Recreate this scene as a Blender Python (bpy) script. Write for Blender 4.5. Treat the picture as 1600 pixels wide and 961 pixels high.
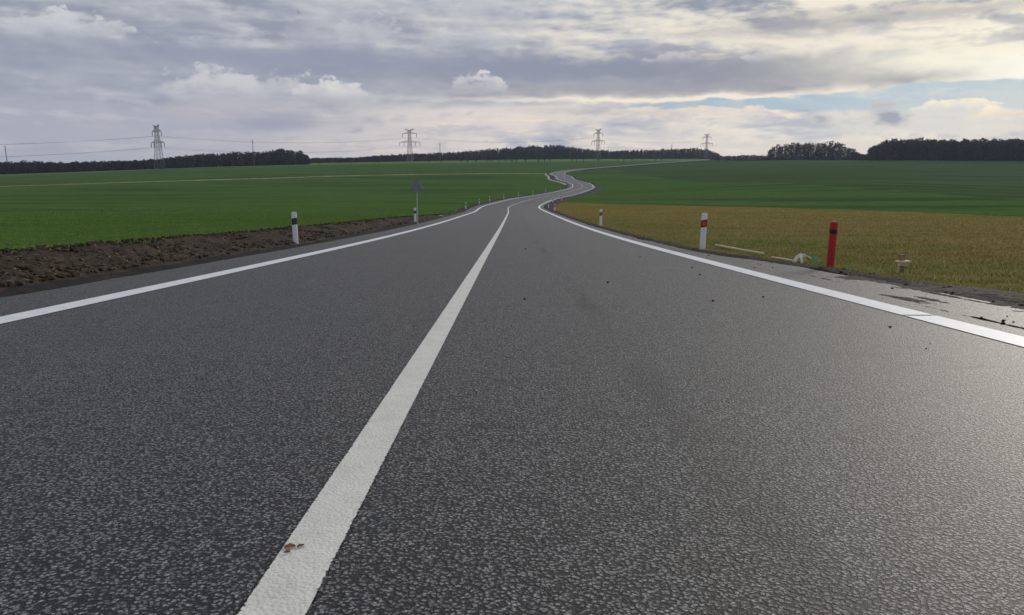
import bpy, math, random
import numpy as np
random.seed(7); rng = np.random.default_rng(11)
for o in list(bpy.data.objects): bpy.data.objects.remove(o)
sc = bpy.context.scene; C = sc.collection

# ------------------------------------------------------------------ camera
F = 1155.0; CX = 800.0; CY = 480.5; HOR = 262.0; H = 0.82      # the photograph's 1600 x 961 pixels
PITCH = math.atan((CY-HOR)/F)
cam = bpy.data.cameras.new('camera'); camo = bpy.data.objects.new('camera', cam); C.objects.link(camo)
cam.sensor_width = 36; cam.lens = F/1600*36; cam.clip_start = .05; cam.clip_end = 12000
camo.location = (0, 0, H); camo.rotation_euler = (math.pi/2-PITCH, 0, 0)
sc.camera = camo
CP, SP = math.cos(PITCH), math.sin(PITCH)
def ray(u, v):
    a = (u-CX)/F; b = (CY-v)/F
    d = np.array([a, CP+b*SP, -SP+b*CP]); return d/np.linalg.norm(d)
def azel(u, v):
    d = ray(u, v); return math.degrees(math.atan2(d[0], d[1])), math.degrees(math.asin(d[2]))

# ------------------------------------------------------------------ node helper
class V:
    def __init__(s, nt, x): s.nt = nt; s.x = x
    def _op(s, op, *a, clamp=False):
        n = s.nt.nodes.new('ShaderNodeMath'); n.operation = op; n.use_clamp = clamp
        for i, k in enumerate((s,)+a):
            k = k.x if isinstance(k, V) else k
            if isinstance(k, (int, float)): n.inputs[i].default_value = k
            else: s.nt.links.new(k, n.inputs[i])
        return V(s.nt, n.outputs[0])
    def __add__(s, o): return s._op('ADD', o)
    __radd__ = __add__
    def __sub__(s, o): return s._op('SUBTRACT', o)
    def __rsub__(s, o): return V(s.nt, float(o))._op('SUBTRACT', s)
    def __mul__(s, o): return s._op('MULTIPLY', o)
    __rmul__ = __mul__
    def __truediv__(s, o): return s._op('DIVIDE', o)
    def sat(s): return s._op('ADD', 0.0, clamp=True)
    def sm(s, a, b):
        n = s.nt.nodes.new('ShaderNodeMapRange'); n.interpolation_type = 'SMOOTHSTEP'
        s.nt.links.new(s.x, n.inputs[0]); n.inputs[1].default_value = a; n.inputs[2].default_value = b
        return V(s.nt, n.outputs[0])
def noise(nt, vec, scale, detail=5, rough=.55, dist=0., dim='3D'):
    n = nt.nodes.new('ShaderNodeTexNoise'); n.noise_dimensions = dim
    n.inputs['Scale'].default_value = scale; n.inputs['Detail'].default_value = detail
    n.inputs['Roughness'].default_value = rough; n.inputs['Distortion'].default_value = dist
    if vec is not None: nt.links.new(vec, n.inputs['Vector'])
    return V(nt, n.outputs[0])
def vmul(nt, vec, k, off=(0,0,0)):
    n = nt.nodes.new('ShaderNodeMapping'); n.inputs['Scale'].default_value = k; n.inputs['Location'].default_value = off
    nt.links.new(vec, n.inputs['Vector']); return n.outputs[0]
def mix(nt, f, a, b):
    n = nt.nodes.new('ShaderNodeMix'); n.data_type = 'RGBA'
    for k, i in ((f, 0), (a, 6), (b, 7)):
        k = k.x if isinstance(k, V) else k
        if isinstance(k, (int, float)): n.inputs[i].default_value = k
        elif isinstance(k, tuple): n.inputs[i].default_value = (*k, 1)
        else: nt.links.new(k, n.inputs[i])
    return n.outputs[2]
def lin(r, g, b):
    return tuple(((c/255)/12.92 if c/255 <= .04045 else ((c/255+.055)/1.055)**2.4) for c in (r, g, b))

# ------------------------------------------------------------------ world: sky with broken cloud
SUN_AZ, SUN_EL = 40.0, 17.0
w = bpy.data.worlds.new('World'); sc.world = w; w.use_nodes = True
nt = w.node_tree; nt.nodes.clear()
out = nt.nodes.new('ShaderNodeOutputWorld')
sky = nt.nodes.new('ShaderNodeTexSky'); sky.sky_type = 'NISHITA'; sky.sun_disc = False
sky.sun_elevation = math.radians(SUN_EL); sky.sun_rotation = math.radians(SUN_AZ); sky.air_density = 1.2; sky.dust_density = .6
bg1 = nt.nodes.new('ShaderNodeBackground'); bg1.inputs[1].default_value = .06; nt.links.new(sky.outputs[0], bg1.inputs[0])
tc = nt.nodes.new('ShaderNodeTexCoord'); sep = nt.nodes.new('ShaderNodeSeparateXYZ'); nt.links.new(tc.outputs['Generated'], sep.inputs[0])
dx, dy, dz = (V(nt, sep.outputs[i]) for i in range(3))
A = dx._op('ARCTAN2', dy)*57.29578; EL = dz._op('ARCSINE')*57.29578
nv = tc.outputs['Generated']
n_big = noise(nt, vmul(nt, nv, (5, 5, 22)), 1, 3, .55)
n_mid = noise(nt, vmul(nt, nv, (7.5, 7.5, 28), (3, 7, 1)), 1, 5, .60)
n_mi2 = noise(nt, vmul(nt, nv, (7.5, 7.5, 28), (3-.10, 7, 1-.12)), 1, 3, .57)      # the same field a step towards the light
n_fin = noise(nt, vmul(nt, nv, (26, 26, 70), (9, 2, 5)), 1, 5, .62)
n_str = noise(nt, vmul(nt, nv, (7, 7, 120), (4, 4, 2)), 1, 3, .6)
n_wx = noise(nt, vmul(nt, nv, (30, 30, 52), (1, 4, 8)), 1, 6, .62)
rel = (n_mid-n_mi2)*3.2                                       # relief of the cloud, lit from above and the right
Aw = A+(n_wx-.5)*7+(n_fin-.5)*4; Ew = EL+(n_mid-.5)*2.6+(n_fin-.5)*1.5
Ab = A+(n_wx-.5)*3+(n_fin-.5)*2.2; Eb = EL+(n_mid-.5)*.9+(n_fin-.5)*.9
KPX = 57.3*.93/F
def blob(u, v, ru, rv, a=None, e=None):
    a = a or Aw; e = e or Ew
    aa, ee = azel(u, v)
    p = (a-aa)/(ru*KPX); q_ = (e-ee)/(rv*KPX)
    return (p*p+q_*q_)._op('MULTIPLY', -1.0)._op('EXPONENT')
def puff(u, v, ru, rv):                                       # heap cloud: crisp lumpy upper rim, foot that dissolves
    aa, ee = azel(u, v); p = (A-aa+(n_fin-.5)*5.0)/(ru*KPX); q_ = (EL-ee+(n_wx-.5)*rv*.135)/(rv*KPX)
    return (p*p+q_*q_+(n_wx-.5)*1.15+(n_fin-.5)*.9).sm(1.10, .62)*((EL-ee)/(rv*KPX)).sm(-.85, .75)*(n_wx.sm(.62, .36)*.5+.5)
def over(c, f, col): return mix(nt, f.sat(), c, col)
# the veil low over the fields: lavender on the left, cream towards the sun
low = mix(nt, A.sm(-34, 2), lin(172, 174, 184), lin(222, 212, 205))
low = mix(nt, A.sm(2, 40), low, lin(232, 223, 206))
low = over(low, n_str.sm(.50, .64)*A.sm(-30, 8)*.75, lin(240, 225, 206))
low = over(low, n_mid.sm(.46, .60)*EL.sm(.2, 1.4)*(rel*-2.0+.62), lin(172, 175, 188)); low = over(low, (rel*2.2)*EL.sm(.4, 1.6), mix(nt, A.sm(-20, 20), lin(204, 202, 206), lin(250, 236, 214)))
low = over(low, n_fin.sm(.54, .66)*.45, lin(174, 176, 187))
low = over(low, EL.sm(1.6, .1)*A.sm(-20, 12)*.5, lin(244, 226, 206))
# the grey deck above
deck = mix(nt, (n_big.sm(.32, .66)*.8+rel*.9+.1).sat(), lin(146, 152, 167), lin(186, 189, 196))
deck = over(deck, n_mid.sm(.48, .72)*(rel*1.5+.32), lin(200, 200, 205))
deck = over(deck, n_fin.sm(.50, .72)*n_wx.sm(.40, .60)*(rel*1.5+.30), lin(208, 207, 210)); deck = over(deck, n_wx.sm(.50, .70)*.22, lin(148, 152, 168))
glow = blob(1660, 85, 420, 120)
deck = over(deck, (glow*n_mid.sm(.36, .54)*1.2+glow*.10)*(rel*2.4+.9), lin(255, 246, 222))
deck = over(deck, blob(1250, 50, 420, 90)*n_mid.sm(.38, .60)*(rel*2+.75), lin(240, 231, 214))
edge = EL+(n_mid-.5)*3.0+(n_big-.5)*1.6-A*.014
cov = edge.sm(4.0, 4.9)
col = mix(nt, cov, low, deck)
for b, f, c in (
    (blob(180, 190, 330, 40), .5, lin(164, 166, 181)), (blob(430, 190, 75, 13, Ab, Eb), .9, lin(156, 159, 175)), (blob(250, 215, 160, 12), .5, lin(178, 178, 188)),
    (blob(900, 108, 430, 27), 1.1, lin(142, 147, 164)), (blob(1180, 110, 190, 24), 1.1, lin(142, 146, 159)), (blob(1440, 114, 130, 10, Ab, Eb), 1.1, lin(150, 151, 158)), (blob(420, 92, 300, 20), .85, lin(146, 152, 171)),
    (blob(1420, 20, 230, 15), .7, lin(168, 166, 168)), (blob(1240, 42, 180, 8), .6, lin(168, 166, 168)), (blob(60, 105, 170, 30), .5, lin(156, 160, 177)),
    (blob(1000, 138, 340, 9, Ab, Eb), .85, lin(158, 157, 164)), (blob(1060, 153, 300, 4, Ab, Eb), 1.2, lin(242, 230, 212)),
    (blob(1335, 146, 30, 16, Ab, Eb), 1., lin(250, 239, 216)), (blob(1500, 90, 190, 20, Ab, Eb), .75, lin(255, 248, 226)), (blob(1610, 108, 90, 22, Ab, Eb), .9, lin(255, 252, 236)), (blob(1370, 60, 200, 16, Ab, Eb), .55, lin(250, 241, 222)), (blob(1480, 134, 130, 4, Ab, Eb), .9, lin(250, 240, 218))):
    col = over(col, b*f, c)
veil = lin(166, 190, 208)                                     # thin high cloud lets the blue through here
gapm = (blob(1120, 162, 150, 6, Ab, Eb)*1.+blob(1420, 153, 115, 17, Ab, Eb)*1.4+blob(1590, 150, 100, 18, Ab, Eb)*1.3+blob(1240, 160, 120, 9, Ab, Eb)*.9).sm(.25, .60)
col = over(col, gapm*(n_fin.sm(.72, .40)*.35+.60), mix(nt, A.sm(8, 36), lin(150, 178, 203), lin(172, 193, 207)))
col = over(col, blob(1440, 192, 260, 20)*.5, lin(206, 212, 213))
for b, f, c in ((puff(430, 146, 170, 30), .8, lin(203, 203, 206)), (puff(515, 142, 55, 22), 1., lin(222, 219, 216)), (puff(320, 138, 80, 28), .7, lin(200, 200, 204)), (puff(110, 52, 95, 26), .9, lin(200, 202, 207)), (puff(742, 134, 46, 20), 1., lin(214, 212, 213)), (puff(575, 58, 50, 34), .8, lin(190, 192, 199)), (puff(760, 40, 65, 42), .65, lin(192, 193, 198)), (puff(340, 70, 50, 14), .7, lin(188, 190, 198)),
    (puff(1190, 92, 34, 11), .9, lin(206, 202, 202)), (puff(1060, 94, 40, 10), .8, lin(196, 195, 199)), (blob(960, 174, 130, 6, Ab, Eb), .8, lin(186, 182, 184)), (puff(1050, 176, 130, 9), .7, lin(236, 222, 202)), (blob(1285, 188, 18, 8, Ab, Eb), 1.2, lin(178, 178, 182)), (blob(1390, 184, 19, 11, Ab, Eb), 1.3, lin(164, 166, 177)), (blob(1388, 163, 18, 4, Ab, Eb), 1.0, lin(180, 178, 178)), (blob(575, 188, 18, 5, Ab, Eb), .9, lin(176, 176, 184)), (blob(553, 204, 12, 5, Ab, Eb), .9, lin(172, 172, 180)), (blob(740, 204, 35, 5, Ab, Eb), .8, lin(184, 184, 191)), (blob(1010, 212, 60, 8, Ab, Eb), .6, lin(196, 196, 200)),
    (puff(1490, 170, 60, 13), .9, lin(244, 232, 210)), (puff(1560, 180, 45, 13), .9, lin(250, 232, 200))):
    col = over(col, b*f, c)
gap = (gapm*.06+EL.sm(12, 40)*n_big.sm(.58, .66)*.5).sat()
bg2 = nt.nodes.new('ShaderNodeBackground'); nt.links.new(col, bg2.inputs[0]); bg2.inputs[1].default_value = .76
ms = nt.nodes.new('ShaderNodeMixShader'); nt.links.new(gap.x, ms.inputs[0]); nt.links.new(bg2.outputs[0], ms.inputs[1]); nt.links.new(bg1.outputs[0], ms.inputs[2])
nt.links.new(ms.outputs[0], out.inputs[0])
# ------------------------------------------------------------------ sun behind thin cloud
sl = bpy.data.lights.new('sun', 'SUN'); sl.energy = 1.5; sl.angle = math.radians(14); sl.color = (1, .93, .82)
so = bpy.data.objects.new('sun', sl); C.objects.link(so)
so.rotation_euler = (math.radians(90-SUN_EL), 0, math.radians(180-SUN_AZ))
sc.view_settings.view_transform = 'Standard'; sc.view_settings.look = 'None'; sc.view_settings.gamma = 1
sc.view_settings.use_curve_mapping = False; sc.view_settings.exposure = .46
sc.cycles.max_bounces = 6; sc.cycles.diffuse_bounces = 3; sc.cycles.volume_bounces = 0; w.cycles.sampling_method = 'MANUAL'; w.cycles.sample_map_resolution = 512; sc.cycles.use_adaptive_sampling = True; sc.cycles.adaptive_threshold = .015; sc.cycles.adaptive_min_samples = 20

#SKYONLY
# ------------------------------------------------------------------ object helpers
def tag(o, label=None, cat=None, group=None, kind=None):
    if label: o['label'] = label
    if cat: o['category'] = cat
    if group: o['group'] = group
    if kind: o['kind'] = kind
    return o
def empty(name, loc, rz=0):
    o = bpy.data.objects.new(name, None); C.objects.link(o); o.location = loc; o.rotation_euler = (0, 0, rz); o.empty_display_size = .2
    return o
def np_mesh(name, verts, faces, mats, attrs=None, smooth=False, midx=None):
    """verts (n,3), faces (m,k) arrays"""
    me = bpy.data.meshes.new(name); verts = np.asarray(verts, np.float32); faces = np.asarray(faces, np.int32)
    k = faces.shape[1]; m = len(faces)
    me.vertices.add(len(verts)); me.vertices.foreach_set('co', verts.ravel())
    me.loops.add(m*k); me.loops.foreach_set('vertex_index', faces.ravel())
    me.polygons.add(m); me.polygons.foreach_set('loop_start', np.arange(0, m*k, k, dtype=np.int32))
    if smooth: me.polygons.foreach_set('use_smooth', np.ones(m, bool))
    for mt in (mats if isinstance(mats, (list, tuple)) else [mats]): me.materials.append(mt)
    if midx is not None: me.polygons.foreach_set('material_index', np.asarray(midx, np.int32))
    for nm, a in (attrs or {}).items():
        at = me.attributes.new(nm, 'FLOAT', 'POINT'); at.data.foreach_set('value', np.asarray(a, np.float32).ravel())
    me.update(); return me
def add(name, me, parent=None, loc=None):
    o = bpy.data.objects.new(name, me); C.objects.link(o)
    if parent: o.parent = parent
    if loc is not None: o.location = loc
    return o
class MB:
    def __init__(s): s.v = []; s.f = []
    def box(s, x0, x1, y0, y1, z0, z1, t=0):
        b = len(s.v)
        for z, e in ((z0, 0), (z1, t)):
            s.v += [(x0+e, y0+e, z), (x1-e, y0+e, z), (x1-e, y1-e, z), (x0+e, y1-e, z)]
        s.f += [tuple(b+i for i in q) for q in ((3,2,1,0),(4,5,6,7),(0,1,5,4),(1,2,6,5),(2,3,7,6),(3,0,4,7))]
    def tube(s, pts, r, n=6, cap=True):
        pts = [np.array(p, float) for p in pts]; rs = r if isinstance(r, (list, tuple)) else [r]*len(pts); b = len(s.v); up = None
        for i, p in enumerate(pts):
            t = pts[min(i+1, len(pts)-1)]-pts[max(i-1, 0)]; t /= np.linalg.norm(t)
            if up is None: up = np.array([0, 0, 1.]) if abs(t[2]) < .9 else np.array([1., 0, 0])
            a = np.cross(t, up); a /= np.linalg.norm(a); c = np.cross(a, t)
            for k in range(n):
                g = 2*math.pi*(k+.5)/n; s.v.append(tuple(p+rs[i]*(math.cos(g)*a+math.sin(g)*c)))
        for i in range(len(pts)-1):
            for k in range(n):
                s.f.append((b+i*n+k, b+i*n+(k+1) % n, b+(i+1)*n+(k+1) % n, b+(i+1)*n+k))
        if cap: s.f.append(tuple(b+k for k in reversed(range(n)))); e = b+(len(pts)-1)*n; s.f.append(tuple(e+k for k in range(n)))
    def bar(s, p, q, t): s.tube([p, q], t*.7, 4)
    def loft(s, rings, cap=True):
        b = len(s.v); n = len(rings[0])
        for r in rings: s.v += [tuple(p) for p in r]
        for i in range(len(rings)-1):
            for k in range(n): s.f.append((b+i*n+k, b+i*n+(k+1) % n, b+(i+1)*n+(k+1) % n, b+(i+1)*n+k))
        if cap: s.f.append(tuple(b+k for k in reversed(range(n)))); e = b+(len(rings)-1)*n; s.f.append(tuple(e+k for k in range(n)))
    def mesh(s, name, mat, smooth=False):
        me = bpy.data.meshes.new(name); me.from_pydata(s.v, [], s.f); me.materials.append(mat)
        if smooth: me.polygons.foreach_set('use_smooth', [True]*len(me.polygons))
        me.update(); return me
    def build(s, name, mat, parent=None, loc=None, smooth=False): return add(name, s.mesh(name, mat, smooth), parent, loc)

# ------------------------------------------------------------------ materials
def new_mat(name, rough=.8, spec=.3):
    m = bpy.data.materials.new(name); m.use_nodes = True; nt = m.node_tree
    b = nt.nodes['Principled BSDF']; b.inputs['Roughness'].default_value = rough; b.inputs['Specular IOR Level'].default_value = spec
    return m, nt, b
def opos(nt): return nt.nodes.new('ShaderNodeTexCoord').outputs['Object']
def wpos(nt): return nt.nodes.new('ShaderNodeNewGeometry').outputs['Position']
def attr(nt, name):
    n = nt.nodes.new('ShaderNodeAttribute'); n.attribute_name = name; return V(nt, n.outputs['Fac'])
def bump(nt, b, h, dist, strength=1., prev=None):
    n = nt.nodes.new('ShaderNodeBump'); n.inputs['Distance'].default_value = dist; n.inputs['Strength'].default_value = strength
    nt.links.new(h.x, n.inputs['Height'])
    if prev: nt.links.new(prev, n.inputs['Normal'])
    nt.links.new(n.outputs[0], b.inputs['Normal']); return n.outputs[0]
def simple(name, c, rough=.6, spec=.3, var=.15, scale=20):
    m, nt, b = new_mat(name, rough, spec)
    n = noise(nt, opos(nt), scale, 4)
    nt.links.new(mix(nt, n.sm(.3, .7), tuple(x*(1-var) for x in c), tuple(min(1, x*(1+var)) for x in c)), b.inputs['Base Color']); return m

def asphalt_nodes(nt, b, lat=True):
    P = wpos(nt)
    vo = nt.nodes.new('ShaderNodeTexVoronoi'); vo.inputs['Scale'].default_value = 92
    dn = nt.nodes.new('ShaderNodeTexNoise'); dn.inputs['Scale'].default_value = 130; dn.inputs['Detail'].default_value = 2; nt.links.new(P, dn.inputs['Vector'])
    dm = nt.nodes.new('ShaderNodeVectorMath'); dm.operation = 'MULTIPLY_ADD'; nt.links.new(dn.outputs['Color'], dm.inputs[0]); dm.inputs[1].default_value = (.012, .012, .012); nt.links.new(P, dm.inputs[2]); nt.links.new(dm.outputs[0], vo.inputs['Vector'])
    d = V(nt, vo.outputs['Distance']); cs = nt.nodes.new('ShaderNodeSeparateColor'); nt.links.new(vo.outputs['Color'], cs.inputs[0]); cr = V(nt, cs.outputs[0]); ch = V(nt, cs.outputs[1])
    fine = noise(nt, P, 260, 3, .6)
    col = mix(nt, cr.sm(.05, 1.), (.075, .077, .086), (.275, .275, .282))
    col = mix(nt, cr.sm(.90, 1.), col, (.36, .355, .35))
    gapc = d.sm(.34, .56)
    big = noise(nt, vmul(nt, P, (.55, .18, 1)), 1, 5, .6); patch = noise(nt, vmul(nt, P, (1.6, .5, 1), (4, 1, 0)), 1, 6, .65)
    la = attr(nt, 'lat')
    dust = (la.sm(-.6, 2.2)*.34+.20+(big-.5)*.5+(patch-.5)*.5).sat()
    col = mix(nt, dust*.85, col, (.308, .310, .314))
    joint = ((la-.98+(patch-.5)*.25)._op('ABSOLUTE')).sm(.13, .02)*patch.sm(.42, .6)
    col = mix(nt, joint*.5, col, (.02, .02, .023))
    st = noise(nt, vmul(nt, P, (.8, 5, 1), (0, 8, 0)), 1, 5, .7)
    col = mix(nt, st.sm(.58, .72)*.5, col, (.03, .029, .029)); st2 = noise(nt, vmul(nt, P, (.5, 2.4, 1), (3, 1, 0)), 1, 5, .7); col = mix(nt, st2.sm(.54, .70)*la.sm(-1., 2.)*.55, col, (.24, .23, .215))
    col = mix(nt, gapc, col, (.010, .010, .013))
    nt.links.new(col, b.inputs['Base Color'])
    h = (d.sm(.62, .30)*.55+ch*.75-d*.5+fine*.35)
    bump(nt, b, h, .010, 1.)
    return P
m_asph, nt, b = new_mat('asphalt', .62, .30); b.inputs['Coat Weight'].default_value = .22; b.inputs['Coat Roughness'].default_value = .60; b.inputs['Coat IOR'].default_value = 1.4; asphalt_nodes(nt, b)
# paint: worn, lets the dark aggregate through at the ragged rim and in pin holes
def paint(name, c, wear):
    m, nt, b = new_mat(name, .6, .35); P = wpos(nt)
    n1 = noise(nt, P, 70, 5, .7); n2 = noise(nt, P, 9, 4, .6); e = attr(nt, 'edge')   # 0 in the middle, 1 at the rim
    base = mix(nt, n2.sm(.3, .7), tuple(x*.86 for x in c), c)
    base = mix(nt, n1.sm(.57, .66)*.6, base, tuple(x*.55 for x in c))
    gone = ((n1-.5)*1.5+(n2-.5)*.5+e*1.0).sm(1.06-wear, 1.16-wear)
    nt.links.new(mix(nt, gone, base, (.035, .035, .04)), b.inputs['Base Color'])
    vo = nt.nodes.new('ShaderNodeTexVoronoi'); vo.inputs['Scale'].default_value = 105; nt.links.new(P, vo.inputs['Vector'])
    bump(nt, b, V(nt, vo.outputs['Distance'])*-1.0+n1*.6, .003, .6); return m
m_cline = paint('centre_paint', (.72, .71, .66), .10); m_eline = paint('edge_paint', (.80, .81, .84), .06)

def soil_mat(name, a, c, scale=1.):
    m, nt, b = new_mat(name, .95, .15); P = wpos(nt)
    n1 = noise(nt, P, 9*scale, 6, .7); n2 = noise(nt, P, 1.1, 4); n3 = noise(nt, P, 60, 3, .6)
    col = mix(nt, n1.sm(.3, .7), a, c); col = mix(nt, n2.sm(.4, .7)*.5, col, tuple(x*.6 for x in a)); col = mix(nt, n3.sm(.64, .74)*.5, col, tuple(x*1.9 for x in c))
    nt.links.new(col, b.inputs['Base Color']); bump(nt, b, n1+n3*.5, .05, .8); return m
m_soil = soil_mat('soil', (.032, .024, .018), (.095, .070, .050)); m_dark = soil_mat('dark_soil', (.014, .013, .014), (.040, .036, .034)); m_mud = soil_mat('mud', (.050, .038, .032), (.15, .118, .10))

# ground: crop and grass; the vertex masks only say which crop stands where
m_ground, nt, b = new_mat('field', 1., 0.); P = wpos(nt)
tan_ = attr(nt, 'tan'); drk = attr(nt, 'dark'); pale = attr(nt, 'pale'); earth = attr(nt, 'earth')
n_a = noise(nt, vmul(nt, P, (.05, .16, .1)), 1, 6, .62); n_b = noise(nt, vmul(nt, P, (.5, 1.2, 1)), 1, 6, .68); n_c = noise(nt, P, 9, 5, .7); n_d = noise(nt, vmul(nt, P, (.012, .09, .05), (5, 3, 0)), 1, 5, .6)
green = mix(nt, n_b.sm(.3, .7), (.056, .112, .034), (.098, .178, .054)); green = mix(nt, n_a.sm(.42, .68)*.55, green, (.085, .135, .032)); green = mix(nt, n_d.sm(.48, .60)*.85, green, (.050, .084, .036)); green = mix(nt, n_c.sm(.54, .7)*.4, green, (.03, .06, .016)); n_e = noise(nt, vmul(nt, P, (.10, 1.1, .1), (2, 6, 0)), 1, 5, .65); green = mix(nt, n_e.sm(.60, .68)*.6, green, (.035, .05, .02))
dgreen = mix(nt, n_d.sm(.38, .62), (.048, .084, .034), (.076, .120, .048))
pgreen = mix(nt, n_b.sm(.3, .7), (.10, .18, .05), (.14, .22, .07))
tan = mix(nt, n_b.sm(.28, .68), (.150, .112, .040), (.260, .195, .075)); tan = mix(nt, n_a.sm(.40, .62)*.65, tan, (.150, .150, .036)); tan = mix(nt, n_c.sm(.52, .68)*.5, tan, (.07, .06, .016))
nz = (n_b-.5)*.5
col = mix(nt, (drk+nz*.4).sm(.42, .58), green, dgreen); col = mix(nt, (pale+nz*.3).sm(.4, .6), col, pgreen)
col = mix(nt, (tan_+nz*.7).sm(.40, .60), col, tan); col = mix(nt, (earth+(n_b-.5)*.9).sm(.4, .6), col, mix(nt, n_c.sm(.35, .65), (.03, .022, .016), (.085, .062, .042)))
nt.links.new(col, b.inputs['Base Color']); bump(nt, b, n_c*.4+n_b, .12, .8)

m_grass, nt, b = new_mat('grass_blade', .9, .08); t = attr(nt, 'tint'); dry = attr(nt, 'dry')
g = mix(nt, t, (.088, .190, .040), (.215, .365, .088)); d = mix(nt, t, (.265, .205, .074), (.600, .465, .190)); d = mix(nt, t.sm(.86, 1.), d, (.28, .32, .07))
nt.links.new(mix(nt, dry, g, d), b.inputs['Base Color'])
gn = nt.nodes.new('ShaderNodeNewGeometry'); va = nt.nodes.new('ShaderNodeVectorMath'); va.operation = 'MULTIPLY_ADD'; nt.links.new(gn.outputs['Normal'], va.inputs[0]); va.inputs[1].default_value = (.45, .45, .45); va.inputs[2].default_value = (0, 0, 1); vn = nt.nodes.new('ShaderNodeVectorMath'); vn.operation = 'NORMALIZE'; nt.links.new(va.outputs[0], vn.inputs[0]); nt.links.new(vn.outputs[0], b.inputs['Normal'])
# thin leaves let light through
tr = nt.nodes.new('ShaderNodeBsdfTranslucent'); nt.links.new(mix(nt, dry, g, d), tr.inputs[0]); mx = nt.nodes.new('ShaderNodeMixShader'); mx.inputs[0].default_value = .2
nt.links.new(b.outputs[0], mx.inputs[1]); nt.links.new(tr.outputs[0], mx.inputs[2]); nt.links.new(mx.outputs[0], nt.nodes['Material Output'].inputs[0])

m_track = simple('dry_grass_track', (.33, .29, .17), .95, .1, .3, .4)
m_white = simple('post_plastic', (.74, .76, .80), .45, .4, .05, 30); m_black = simple('post_band', (.012, .012, .013), .5, .4); m_orange = simple('orange_reflector', (.75, .07, .015), .25, .6, .1, 200); m_grey = simple('dull_reflector', (.06, .06, .065), .3, .6)
m_red = simple('red_plastic', (.42, .018, .014), .5, .4, .1, 15); m_dred = simple('dark_band', (.035, .006, .006), .5, .4)
m_steel = simple('galvanised_steel', (.12, .135, .15), .5, .5, .15, 8); m_sign = simple('sign_back', (.17, .20, .24), .5, .5, .12, 6); m_rim = simple('sign_rim', (.55, .58, .58), .4, .5, .05)
m_pole = simple('sign_pole', (.32, .35, .33), .45, .5, .1)
m_wood = simple('raw_wood', (.50, .38, .25), .8, .2, .2, 40); m_oldwood = simple('weathered_wood', (.24, .17, .12), .85, .2, .25, 30); m_plank = simple('pale_wood', (.62, .52, .38), .8, .2, .15, 40)
m_tapew = simple('white_tape', (.80, .76, .70), .4, .4, .06); m_tapeg = simple('green_tape', (.05, .42, .20), .4, .4, .1); m_paper = simple('pale_scrap', (.7, .68, .62), .7, .2, .1)
m_leaf = simple('dead_leaf', (.20, .085, .035), .7, .3, .4, 60); m_cable = simple('cable', (.05, .05, .06), .5, .4); m_bird = simple('bird', (.02, .02, .022), .7, .2)
m_bark = simple('bark', (.045, .036, .03), .9, .1, .3, 4); m_twig = simple('twigs', (.055, .045, .046), .9, .1, .35, .15); m_pine = simple('pine_needles', (.022, .034, .017), .9, .1, .35, .15); m_insul = simple('insulator', (.14, .10, .08), .3, .5); m_straw = simple('straw', (.45, .36, .2), .8, .2, .2); m_conc = simple('concrete', (.42, .41, .39), .8, .2, .1, 3)

# ------------------------------------------------------------------ road line and land heights
ROAD = np.array([(0.0, -0.3, 0.03), (20.0, -0.33, -1.11), (40.0, -0.27, -2.06), (60.0, -0.19, -2.89), (75.0, -0.19, -3.47), (90.0, -0.16, -3.84), (105.0, 1.2, -4.06), (120.0, 3.23, -4.21), (140.0, 6.56, -4.52), (160.0, 10.05, -4.81), (180.0, 13.34, -5.06), (200.0, 16.45, -5.29), (220.0, 19.55, -5.47), (240.0, 22.54, -5.5), (260.0, 24.57, -5.27), (280.0, 24.9, -4.8), (310.0, 22.66, -4.05), (340.0, 23.7, -3.29), (370.0, 23.57, -2.8), (395.0, 23.96, -2.38), (420.0, 27.13, -1.81), (445.0, 32.64, -1.24), (480.0, 43.29, -0.43), (540.0, 66.0, 0.81), (650.0, 112.89, 3.28), (800.0, 177.37, 6.59), (1000.0, 263.25, 10.97)])
ky, kx, kz = ROAD.T
def nspl(k, v, t):
    m = len(k); h = np.diff(k); M_ = np.zeros((m, m)); bb = np.zeros(m); M_[0, 0] = M_[-1, -1] = 1
    for i in range(1, m-1):
        M_[i, i-1] = h[i-1]; M_[i, i] = 2*(h[i-1]+h[i]); M_[i, i+1] = h[i]; bb[i] = 6*((v[i+1]-v[i])/h[i]-(v[i]-v[i-1])/h[i-1])
    M2 = np.linalg.solve(M_, bb); j = np.clip(np.searchsorted(k, t)-1, 0, m-2); a = (k[j+1]-t)/h[j]; c = (t-k[j])/h[j]
    return a*v[j]+c*v[j+1]+((a**3-a)*M2[j]+(c**3-c)*M2[j+1])*h[j]**2/6
ry = np.concatenate([np.arange(0, 60, .5), np.arange(60, 560, 1.), np.arange(560, 1001, 5.)])
rx = nspl(ky, kx, ry); rz = nspl(ky, kz, ry)
s0 = (rx[1]-rx[0])/.5; g0 = (rz[1]-rz[0])/.5; s1 = (rx[-1]-rx[-2])/5
pre = np.arange(-60, 0, 2.); post = np.array([1040, 1080, 1120., 1200.])
rx = np.concatenate([rx[0]+s0*pre, rx, rx[-1]+s1*(post-1000)]); rz = np.concatenate([rz[0]+g0*pre+.0004*0*pre, rz, rz[-1]+np.array([.3, .2, -.6, -3.])]); ry = np.concatenate([pre, ry, post])
rd = np.gradient(rx, ry)
def road_coord(x, y):
    yc = np.clip(y, -60, 1200); X = np.interp(yc, ry, rx); D = np.interp(yc, ry, rd)
    y0 = np.clip(yc+(x-X)*D/(1+D*D)*np.clip(1-np.abs(x-X)/120, 0, 1), -60, 1200)
    X = np.interp(y0, ry, rx); D = np.interp(y0, ry, rd); n = np.sqrt(1+D*D)
    return ((x-X)-(yc-y0)*D)/n, y0, np.interp(y0, ry, rz)
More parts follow.
